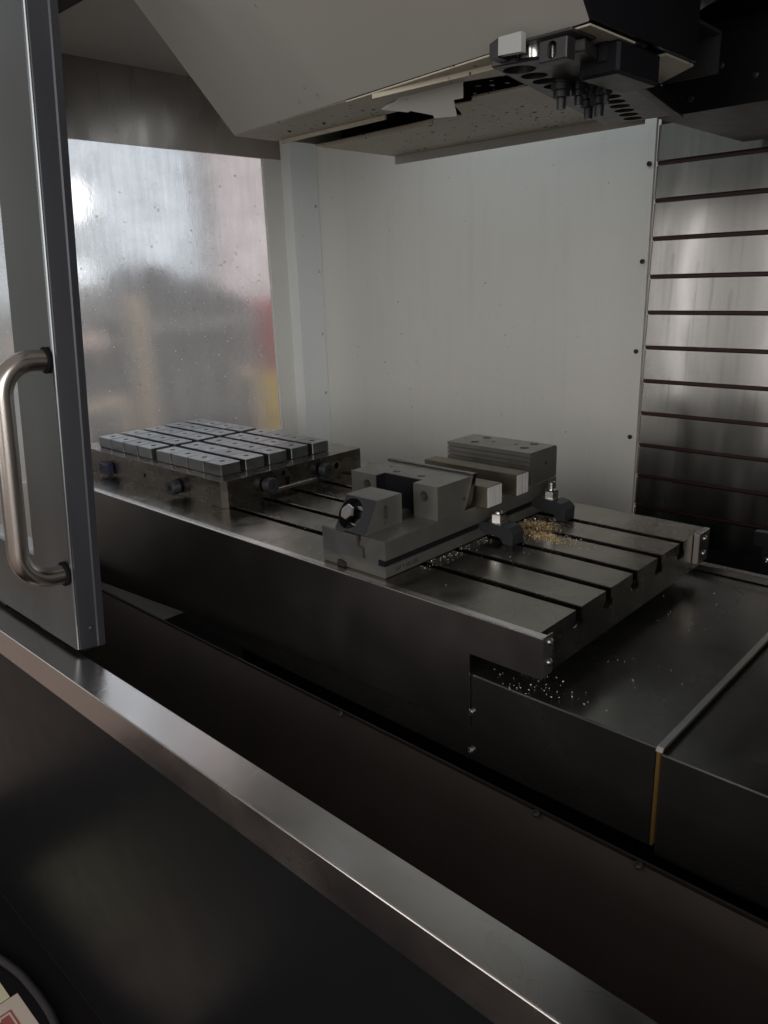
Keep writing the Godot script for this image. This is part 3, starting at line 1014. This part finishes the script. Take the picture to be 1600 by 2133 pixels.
func table() -> void:
	var t := thing("machine_table", "long oily steel machine table with five T-slots", "machine table", Vector3(-0.8, -0.08, -0.2))
	var pl := [0.112, -0.078, 0.112, -0.0008, 0.1112, 0.0]
	for i in 5:
		var z := -0.1 * i - 0.003
		pl.append_array([z + 0.0098, 0.0, z + 0.009, -0.0012, z + 0.009, -0.020, z + 0.016, -0.020, z + 0.016, -0.034, z - 0.016, -0.034, z - 0.016, -0.020, z - 0.009, -0.020, z - 0.009, -0.0012, z - 0.0105, 0.0])
	pl.append_array([-0.5215, 0.0, -0.522, -0.0006, -0.522, -0.078])
	var st := begin()
	prism(st, zy(pl), 0, -1.665, 0.0)
	part("table_body", st, M["table_steel"], t)
	# bent front apron with its end tab
	st = begin()
	prism(st, xy([-1.665, -0.001, 0.0145, -0.001, 0.0145, -0.068, -0.121, -0.068, -0.121, -0.205, -0.44, -0.212, -1.0, -0.245, -1.665, -0.29]), 2, 0.126, 0.1282)
	part("front_apron", st, M["apron_steel"], t)
	st = begin()
	prism(st, zy([0.1282, -0.0012, 0.1270, 0.0006, 0.1255, 0.001, 0.1135, 0.001, 0.1135, -0.0012]), 0, -1.665, 0.0145)
	part("apron_top", st, M["sill_steel"], t)
	st = begin()
	box(st, Vector3(0.0125, -0.066, 0.099), Vector3(0.0147, 0.0008, 0.1258), 0.0005)
	part("end_tab", st, M["stainless"], t)
	for y in [-0.012, -0.046]:
		screw(t, "screw", Vector3(0.0147, y, 0.108), Vector3.RIGHT, 0.0062, M["bright_steel"])
	st = begin()
	box(st, Vector3(0.0005, -0.062, -0.512), Vector3(0.013, 0.004, -0.462), 0.001)
	part("end_tab", st, M["apron_steel"], t)
	for y in [-0.012, -0.044]:
		screw(t, "screw", Vector3(0.013, y, -0.488), Vector3.RIGHT, 0.0062, M["bright_steel"])

func fixture() -> void:
	var t := thing("fixture_plate", "heavy steel fixture plate carrying forty grey jaw blocks on the far end of the table", "fixture", Vector3(-1.25, 0, -0.2))
	var st := begin()
	prism(st, xz([-1.66, 0.017, -0.943, 0.017, -0.931, 0.005, -0.931, -0.445, -1.66, -0.445]), 1, 0.0005, 0.0655)
	var cut := [drill(Vector3(-0.931, 0.034, -0.352), Vector3.RIGHT, 0.0125, 0.03), drill(Vector3(-0.931, 0.052, -0.168), Vector3.RIGHT, 0.006, 0.02), drill(Vector3(-1.29, 0.03, 0.017), Vector3.BACK, 0.006, 0.02)]
	var slot := begin()
	box(slot, Vector3(-0.95, 0.012, -0.186), Vector3(-0.92, 0.040, -0.172), 0.0)
	cut.append(slot)
	part("base_plate", await carve(st, cut), M["fixture_steel"], t)
	st = begin()
	lathe(st, [0.0125, -0.001, 0.0125, 0.001, 0.0095, 0.001, 0.0095, -0.001], 24, along(Vector3(-0.931, 0.034, -0.352), Vector3.RIGHT))
	part("bushing", st, M["brass"], t)
	for z in [-0.112, -0.30]:
		st = begin()
		lathe(st, [0.008, -0.002, 0.008, 0.004, 0.019, 0.005, 0.0195, 0.007, 0.0195, 0.026, 0.018, 0.028, 0.007, 0.028, 0.006, 0.02, 0.0, 0.02], 28, along(Vector3(-0.931, 0.034, z), Vector3.RIGHT))
		part("knob", st, M["black_oxide"], t)
	for x in [-1.125]:
		st = begin()
		lathe(st, [0.008, -0.002, 0.008, 0.004, 0.019, 0.005, 0.0195, 0.007, 0.0195, 0.026, 0.018, 0.028, 0.007, 0.028, 0.006, 0.02, 0.0, 0.02], 28, along(Vector3(x, 0.027, 0.017), Vector3.BACK))
		part("knob", st, M["black_oxide"], t)
	st = begin()
	box(st, Vector3(-1.51, 0.008, 0.0175), Vector3(-1.455, 0.040, 0.036), 0.003)
	part("blue_stop", st, M["blue_plastic"], t)
	st = begin()
	box(st, Vector3(-0.9305, 0.010, -0.275), Vector3(-0.922, 0.019, -0.135), 0.001)
	part("clamp_bar", st, M["stainless"], t)
	# jaw blocks, 8 by 5, each with a screw hole
	st = begin()
	box(st, Vector3(-0.0346, 0.0, -0.029), Vector3(0.0346, 0.0295, 0.029), 0.0012)
	var blk := await carve(st, [drill(Vector3(0, 0.0295, 0), Vector3.UP, 0.0075, 0.016, 16)])
	var sc := begin()
	lathe(sc, [0.0068, 0.0, 0.0068, 0.006, 0.0035, 0.006, 0.0035, 0.003, 0.0, 0.003], 12, Transform3D(Basis(), Vector3(0, 0.0135, 0)))
	var scm := sc.commit()
	var mats := [M["block_steel"], M["block_steel"].duplicate(), M["block_steel"].duplicate()]
	mats[1].albedo_color = lin(0.32, 0.33, 0.345)
	mats[2].albedo_color = lin(0.40, 0.405, 0.41)
	for row in 5:
		for col in 8:
			var x := -0.977 - 0.0373 - 0.0745 * col - (0.022 if col > 3 else 0.0) + rng.randf_range(-0.0004, 0.0004)
			var z := -0.015 - 0.029 - 0.0745 * row + rng.randf_range(-0.0006, 0.0006)
			var b := MeshInstance3D.new()
			b.name = "jaw_block"
			b.mesh = blk
			b.material_override = mats[rng.randi() % 3]
			t.add_child(b, true)
			b.position = Vector3(x, 0.066, z) - t.position
			b.rotation.y = rng.randf_range(-0.006, 0.006)
			var s := MeshInstance3D.new()
			s.name = "socket_screw"
			s.mesh = scm
			s.material_override = M["black_oxide"] if rng.randf() < 0.8 else M["bright_steel"]
			b.add_child(s)

func vise() -> void:
	var t := thing("machine_vise", "steel machine vise bolted across the middle of the table", "vise", Vector3(-0.41, 0, -0.2))
	var x0 := -0.491
	var x1 := -0.327
	# bed with side slots
	var st := begin()
	prism(st, xy([x0 + 0.006, 0.0006, x1 - 0.0015, 0.0006, x1, 0.002, x1, 0.0225, x1 - 0.018, 0.0225, x1 - 0.018, 0.0345, x1, 0.0345, x1, 0.069, x1 - 0.0015, 0.0705, -0.387, 0.0705, -0.387, 0.06, -0.434, 0.06, -0.434, 0.0705, x0 + 0.001, 0.0705, x0, 0.069, x0, 0.044, x0 + 0.006, 0.044, x0 + 0.006, 0.026, x0, 0.026, x0, 0.002]), 2, -0.475, 0.101)
	part("bed", st, M["ground_steel"], t)
	st = begin()   # black fill painting in the shade of the side slot
	box(st, Vector3(x1 - 0.0178, 0.0227, -0.474), Vector3(x1 - 0.0030, 0.0343, 0.1005), 0.0)
	part("slot_shade_fill", st, M["black_part"], t)
	# T-shaped end plate in the mouth of the guide
	st = begin()
	prism(st, xy([-0.486, 0.0700, -0.394, 0.0700, -0.394, 0.050, -0.383, 0.048, -0.381, 0.029, -0.43, 0.026, -0.486, 0.026, -0.486, 0.044, -0.479, 0.044]), 2, 0.1012, 0.1055)
	part("end_plate", st, M["plate_steel"], t)
	st = begin()
	prism(st, xy([-0.3935, 0.0700, -0.3905, 0.0700, -0.3905, 0.0515, -0.379, 0.0495, -0.377, 0.0285, -0.3805, 0.0285, -0.3825, 0.0485, -0.3935, 0.0505]), 2, 0.0995, 0.1014)
	part("guide_gap", st, M["dark_gap"], t)
	st = begin()
	prism(st, xy([-0.448, 0.0006, -0.428, 0.0006, -0.428, 0.009, -0.436, 0.012, -0.446, 0.012]), 2, 0.1012, 0.1065)
	part("drain_notch", st, M["dark_gap"], t)
	# stamped type line on the side of the bed
	var tm := TextMesh.new()
	tm.text = "SAP 1 60/200"
	tm.font_size = 12
	tm.pixel_size = 0.0009
	tm.depth = 0.0006
	tm.curve_step = 2.0
	var fnt := SystemFont.new()
	fnt.font_names = PackedStringArray(["Droid Sans"])
	tm.font = fnt
	var te := part("stamped_text", tm, M["black_oxide"], t)
	te.transform = Transform3D(Basis(Vector3.UP, PI / 2), Vector3(x1 + 0.0002, 0.0115, 0.045) - t.position)
	# spindle nut block with sloping front and hex screw
	st = begin()
	prism(st, zy([0.098, 0.0708, 0.0655, 0.1285, 0.064, 0.1295, 0.0, 0.1295, -0.0015, 0.128, -0.0015, 0.0708]), 0, -0.457, -0.377)
	var sl := Vector3(0, 0.0325, 0.0585).normalized()
	var mid := Vector3(-0.431, 0.1, 0.0817)
	var cuts := [drill(mid, sl, 0.030, 0.024, 28)]
	var ob := begin()
	prism(ob, zy([0.040, 0.081, 0.047, 0.081, 0.050, 0.086, 0.050, 0.110, 0.047, 0.115, 0.0435, 0.1165, 0.040, 0.115, 0.037, 0.110, 0.037, 0.086]), 0, -0.39, -0.37)
	cuts.append(ob)
	part("nut_block", await carve(st, cuts), M["ground_steel"], t)
	st = begin()
	lathe(st, [0.0, 0.0, 0.019, 0.0, 0.019, 0.006, 0.0, 0.006], 24, along(mid - sl * 0.0238, sl))
	hexagon(st, 0.0165, 0.03, along(mid - sl * 0.018, sl))
	part("hex_screw", st, M["bright_steel"], t)
	# dark plate painting in the shade of the slope round the screw
	st = begin()
	prism(st, zy([0.0980, 0.0716, 0.0662, 0.1285, 0.0666, 0.1290, 0.0986, 0.0716]), 0, -0.4565, -0.3775)
	part("slope_shade_plate", await carve(st, [drill(mid + sl * 0.004, sl, 0.0298, 0.024, 28)]), M["black_oxide"], t)
	st = begin()
	lathe(st, [0.0297, -0.0236, 0.0297, -0.0005, 0.0292, -0.0005, 0.0292, -0.0232, 0.0195, -0.0232], 28, along(mid, sl))
	part("recess_shade_liner", st, M["black_part"], t)  # black liner gives the recess its shade as colour
	# movable jaw with notch, bolt holes and sloping back
	st = begin()
	prism(st, zy([-0.047, 0.0708, -0.047, 0.137, -0.048, 0.138, -0.156, 0.138, -0.131, 0.0708]), 0, -0.557, -0.327)
	var no := begin()
	box(no, Vector3(-0.488, 0.05, -0.076), Vector3(-0.387, 0.20, -0.03), 0.0)
	var cj := [no, drill(Vector3(-0.361, 0.115, -0.047), Vector3.BACK, 0.0105, 0.03), drill(Vector3(-0.512, 0.115, -0.047), Vector3.BACK, 0.0105, 0.03)]
	for p in [[-0.473, -0.095], [-0.408, -0.097]]: cj.append(drill(Vector3(p[0], 0.138, p[1]), Vector3.UP, 0.008, 0.02))
	cj.append(drill(Vector3(-0.509, 0.138, -0.117), Vector3.UP, 0.004, 0.01))
	cj.append(drill(Vector3(-0.327, 0.097, -0.130), Vector3.RIGHT, 0.004, 0.01))
	part("movable_jaw", await carve(st, cj), M["ground_steel"], t)
	st = begin()
	box(st, Vector3(-0.4878, 0.0712, -0.0758), Vector3(-0.3872, 0.1365, -0.0750), 0.0)
	box(st, Vector3(-0.4878, 0.0712, -0.0749), Vector3(-0.4870, 0.1365, -0.0490), 0.0)
	box(st, Vector3(-0.3880, 0.0712, -0.0749), Vector3(-0.3872, 0.1365, -0.0490), 0.0)
	part("notch_shade_liner", st, M["black_part"], t)  # black liner for the oily notch, its shade put into colour
	st = begin()
	prism(st, zy([-0.1575, 0.1415, -0.1685, 0.1415, -0.1695, 0.1405, -0.150, 0.080, -0.1355, 0.080]), 0, -0.556, -0.3255)
	part("jaw_plate", st, M["spindle_steel"], t)
	# fixed jaw with grooved face and screw holes
	st = begin()
	prism(st, zy([-0.372, 0.0708, -0.366, 0.104, -0.365, 0.105, -0.365, 0.1425, -0.366, 0.1435, -0.470, 0.1435, -0.4755, 0.138, -0.4755, 0.074, -0.4735, 0.072, -0.452, 0.072, -0.452, 0.0708]), 0, -0.556, -0.328)
	var cf := []
	for p in [[-0.499, -0.397, 0.0105], [-0.502, -0.449, 0.0105], [-0.465, -0.425, 0.005], [-0.404, -0.426, 0.005], [-0.369, -0.406, 0.0105], [-0.373, -0.452, 0.0105]]:
		cf.append(drill(Vector3(p[0], 0.1435, p[1]), Vector3.UP, p[2], 0.02))
	cf.append(drill(Vector3(-0.328, 0.111, -0.431), Vector3.RIGHT, 0.006, 0.02))
	for y in [0.1325, 0.122, 0.1115]:
		var gr := begin()
		box(gr, Vector3(-0.6, y, -0.3715), Vector3(-0.3, y + 0.0034, -0.36), 0.0)
		cf.append(gr)
	part("fixed_jaw", await carve(st, cf), M["ground_steel"], t)
	# stock bars lying on the bed
	t = thing("steel_bar", "short steel bar with sawn chalk-white end held behind the movable jaw", "steel bar", Vector3(-0.36, 0.0708, -0.19), "steel bars on the vise")
	st = begin()
	box(st, Vector3(-0.43, 0.071, -0.2195), Vector3(-0.3008, 0.1145, -0.1705), 0.001)
	part("bar", st, M["raw_bar"], t)
	st = begin()
	box(st, Vector3(-0.3006, 0.0722, -0.2185), Vector3(-0.2998, 0.1135, -0.1715), 0.0003)
	part("sawn_end", st, M["sawn_end"], t)
	t = thing("steel_bar", "longer flat steel bar with pale sawn end standing before the fixed jaw", "steel bar", Vector3(-0.42, 0.0708, -0.3), "steel bars on the vise")
	st = begin()
	box(st, Vector3(-0.556, 0.071, -0.3225), Vector3(-0.3045, 0.1165, -0.2795), 0.001)
	part("bar", st, M["raw_bar"], t)
	st = begin()
	box(st, Vector3(-0.3043, 0.0722, -0.2995), Vector3(-0.3035, 0.1155, -0.2805), 0.0003)
	box(st, Vector3(-0.3043, 0.0722, -0.3215), Vector3(-0.3035, 0.1155, -0.3012), 0.0003)
	part("sawn_end", st, M["sawn_end"], t)

func clamps() -> void:
	for k in 2:
		var z: float = [-0.200, -0.397][k]
		var dx: float = [0.0, 0.002][k]
		var hs: float = [1.0, 1.12][k]
		var t := thing("strap_clamp", ["black arched strap clamp with shiny nut, nearer the front of the table", "black arched strap clamp with tall stud beside the grooved fixed jaw"][k], "clamp", Vector3(-0.29, 0, z), "clamps holding the vise")
		var st := begin()
		var pl := []
		for p in [[-0.247, 0.0006], [-0.2465, 0.024], [-0.248, 0.027], [-0.258, 0.0345], [-0.272, 0.0375], [-0.318, 0.0378], [-0.334, 0.0345], [-0.3415, 0.031], [-0.3430, 0.028], [-0.3430, 0.0236], [-0.330, 0.0232], [-0.325, 0.019], [-0.312, 0.0145], [-0.290, 0.0145], [-0.276, 0.011], [-0.269, 0.0006]]:
			pl.append_array([p[0] + dx, p[1] * (hs if p[0] > -0.33 else 1.0)])
		prism(st, xy(pl), 2, z - 0.0195, z + 0.0195)
		part("clamp_body", st, M["black_oxide"], t)
		var top := 0.0378 * hs
		st = begin()
		lathe(st, [0.0, 0.0, 0.0185, 0.0, 0.0185, 0.0025, 0.0, 0.0025], 24, Transform3D(Basis(), Vector3(-0.295 + dx, top, z)))
		part("washer", st, M["stainless"], t)
		st = begin()
		hexagon(st, 0.0165, 0.017, Transform3D(Basis(Vector3.UP, 0.3 + k), Vector3(-0.295 + dx, top + 0.0026, z)))
		part("nut", st, M["bright_steel"], t)
		st = begin()
		lathe(st, [0.0075, 0.0, 0.0075, [0.022, 0.036][k], 0.006, [0.0235, 0.038][k], 0.0, [0.0235, 0.038][k]], 16, Transform3D(Basis(), Vector3(-0.295 + dx, top, z)))
		part("stud", st, M["bright_steel"], t)

# curled chips: many tiny bent flakes as one mass
func chip_mesh(seed_: int) -> ArrayMesh:
	var r := RandomNumberGenerator.new()
	r.seed = seed_
	var st := begin()
	var w := 0.45
	var prev := []
	for i in 5:
		var a := 0.75 * i
		var c := Vector3(cos(a) * 0.5, sin(a) * 0.5, i * 0.12)
		var pair := [c, c + Vector3(0.05, 0.0, w)]
		if i > 0:
			quad(st, prev[0], prev[1], pair[1], pair[0])
		prev = pair
	return st.commit()

func scatter(called: String, label: String, cat: String, m: Material, mesh: Mesh, spots: Array) -> void:
	var mm := MultiMesh.new()
	mm.transform_format = MultiMesh.TRANSFORM_3D
	mm.mesh = mesh
	mm.instance_count = spots.size()
	for i in spots.size(): mm.set_instance_transform(i, spots[i])
	var o := MultiMeshInstance3D.new()
	o.name = called
	o.multimesh = mm
	o.material_override = m
	add_child(o)
	tag(o, label, cat, "", "stuff")

func chip_at(p: Vector3, s: float) -> Transform3D:
	return Transform3D(Basis.from_euler(Vector3(rng.randf() * TAU, rng.randf() * TAU, rng.randf() * TAU)).scaled(Vector3.ONE * s), p + Vector3(0, s * 0.45, 0))

func chips() -> void:
	var flake := chip_mesh(1)
	var a := []
	for i in 1900:
		# two thin drifts between the clamps
		var first := i % 5 < 3
		var c := Vector2(-0.278, -0.318) if first else Vector2(-0.228, -0.270)
		var q := Vector2(rng.randfn(), rng.randfn())
		var p := c + Vector2(q.x * (0.023 if first else 0.036), q.y * (0.019 if first else 0.013))
		if i % 40 == 0: p = c + q * 0.05
		if p.x < -0.322: continue
		var h := 0.006 * exp(-q.length_squared() * 0.9) * rng.randf() if first else 0.003 * exp(-q.length_squared()) * rng.randf()
		a.append(chip_at(Vector3(p.x, h + 0.0004, p.y), rng.randf_range(0.0010, 0.0022) + 0.0020 * pow(rng.randf(), 4.0)))
	scatter("brass_chips", "golden heap of small brass chips between the two black clamps", "metal chips", M["chip_gold"], flake, a)
	var b := []
	for i in 150:   # along the foot of the vise
		var u := rng.randf()
		b.append(chip_at(Vector3(-0.322 + absf(rng.randfn()) * 0.014, 0.0006, lerpf(0.02, -0.36, pow(u, 0.8))), rng.randf_range(0.001, 0.0026)))
	for i in 40:
		b.append(chip_at(Vector3(rng.randf_range(-0.33, -0.18), 0.0006, rng.randf_range(-0.42, -0.06)), rng.randf_range(0.001, 0.0026)))
	for i in 30:
		b.append(chip_at(Vector3(rng.randf_range(-0.345, -0.33), 0.0712, rng.randf_range(-0.36, -0.2)), rng.randf_range(0.001, 0.0024)))
	for i in 6:     # loose on the table
		b.append(chip_at(Vector3(rng.randf_range(-0.7, -0.05), 0.0006, rng.randf_range(-0.05, 0.09)), rng.randf_range(0.0015, 0.003)))
	for z in [-0.003, -0.203]:
		for i in 14: b.append(chip_at(Vector3(rng.randf_range(-0.03, 0.0), -0.0335, z + rng.randf_range(-0.012, 0.012)), rng.randf_range(0.001, 0.003)))
	for i in 75:   # on the saddle cover below the table end
		var f := i < 55
		b.append(chip_at(Vector3(rng.randfn() * 0.045 - 0.02 if f else rng.randfn() * 0.05 + 0.02, -0.1075, rng.randfn() * 0.02 + 0.085 if f else rng.randf_range(-0.45, -0.25)), rng.randf_range(0.001, 0.003)))
	for i in 12:
		b.append(chip_at(Vector3(rng.randf_range(0.02, 0.19), -0.1075, rng.randf_range(-0.1, 0.1)), rng.randf_range(0.001, 0.0028)))
	scatter("steel_chips", "loose silver chips sprinkled round the vise and below the table end", "metal chips", M["chip_silver"], flake, b)
	var wet := SphereMesh.new()
	wet.radius = 1.0
	wet.height = 1.0
	wet.radial_segments = 8
	wet.rings = 4
	var d := []
	for i in 300:
		var z := rng.randf_range(-0.75, -0.05)
		var y := 0.42 + rng.randfn() * 0.2
		if y < 0.0 or y > 0.9: continue
		var s := 0.0009 + 0.0028 * pow(rng.randf(), 3.0)
		d.append(Transform3D(Basis.from_scale(Vector3(s * 0.6, s * rng.randf_range(0.9, 1.8), s)), Vector3(-1.7068, y, z)))
	scatter("water_droplets", "tiny droplets and specks clinging to the misted side window", "droplets", M["droplet"], wet, d)
	var e := []
	for i in 420:   # dark grit stuck under the hood, around the slot and the magazine
		var x := rng.randf_range(-0.78, -0.05)
		var z := rng.randf_range(-0.46, -0.23) if i % 3 else rng.randf_range(-0.10, -0.02)
		if rng.randf() > 0.25 + 0.75 * smoothstep(-0.8, -0.2, x): continue
		var s := 0.0008 + 0.0032 * pow(rng.randf(), 3.0)
		e.append(Transform3D(Basis(Vector3.UP, rng.randf() * TAU) * Basis.from_scale(Vector3(s * 1.5, s * 0.5, s)), Vector3(x, 0.7968 if z < -0.2 else (0.7977 if x < -0.44 else 0.7953), z)))
	for i in 120:   # and on its sloping front
		var u := pow(rng.randf(), 2.5)
		var p := Vector3(rng.randf_range(-0.79, 0.02), lerpf(0.802, 1.0, u), 0.0)
		p.z = -0.006 + (p.y - 0.7985) * 0.9792
		var s := 0.0006 + 0.0022 * pow(rng.randf(), 3.0)
		e.append(Transform3D(Basis.from_scale(Vector3(s, s * 1.6, s)), p))
	for i in 46:    # a few flecks on the back panel
		var s := 0.0008 + 0.0024 * pow(rng.randf(), 4.0)
		e.append(Transform3D(Basis(Vector3.BACK, rng.randf() * TAU) * Basis.from_scale(Vector3(s * 1.4, s, s * 0.5)), Vector3(rng.randf_range(-1.62, -0.42), rng.randf_range(-0.05, 0.86), -0.9998)))
	scatter("stuck_grit", "dark grit and swarf stuck to the cream hood and the white back panel", "grit", M["black_oxide"], wet, e)

func small_things() -> void:
	# paper and card lying on the floor in front of the machine, and a cable
	var t := thing("cream_card", "cream card beside the printed sheet at the bottom left", "card", Vector3(-1.1, -0.95, 0.72))
	var st := begin()
	box(st, Vector3(-1.30, -0.9498, 0.679), Vector3(-0.9475, -0.9480, 0.86), 0.0004)
	part("sheet", st, M["cream_card"], t)
	t = thing("printed_sheet", "tan sheet with red and black print lying at the bottom left", "paper", Vector3(-0.8, -0.95, 0.75))
	st = begin()
	box(st, Vector3(-0.945, -0.9498, 0.664), Vector3(-0.60, -0.9482, 0.87), 0.0004)
	part("sheet", st, M["paper"], t)
	for k in 2:
		st = begin()
		for b in [[[-0.915, 0.690, -0.62, 0.694], [-0.915, 0.694, -0.911, 0.86]], [[-0.905, 0.698, -0.84, 0.715], [-0.895, 0.72, -0.87, 0.74]]][k]:
			box(st, Vector3(b[0], -0.9481, b[1]), Vector3(b[2], -0.9478, b[3]), 0.0)
		part("red_print", st, M["print_red"], t)
	for b in [[-0.90, 0.7155, -0.875, 0.7185], [-0.86, 0.722, -0.83, 0.727]]:
		st = begin()
		box(st, Vector3(b[0], -0.9481, b[1]), Vector3(b[2], -0.9478, b[3]), 0.0)
		part("black_print", st, M["print_black"], t)
	st = begin()
	var path := []
	var cc := Curve3D.new()
	for p in [[-1.30, 0.70], [-1.1, 0.665], [-1.0, 0.645], [-0.95, 0.640], [-0.87, 0.638], [-0.79, 0.645], [-0.62, 0.68]]:
		cc.add_point(Vector3(p[0], -0.940, p[1]), Vector3(-0.03, 0, 0.003), Vector3(0.03, 0, -0.003))
	for i in 41: path.append(cc.sample_baked(cc.get_baked_length() * i / 40.0, true))
	tube(st, path, 0.009, 12)
	solo("cable", st, M["cable_sheath"], "dark grey cable curving along the floor at the bottom left", "cable")
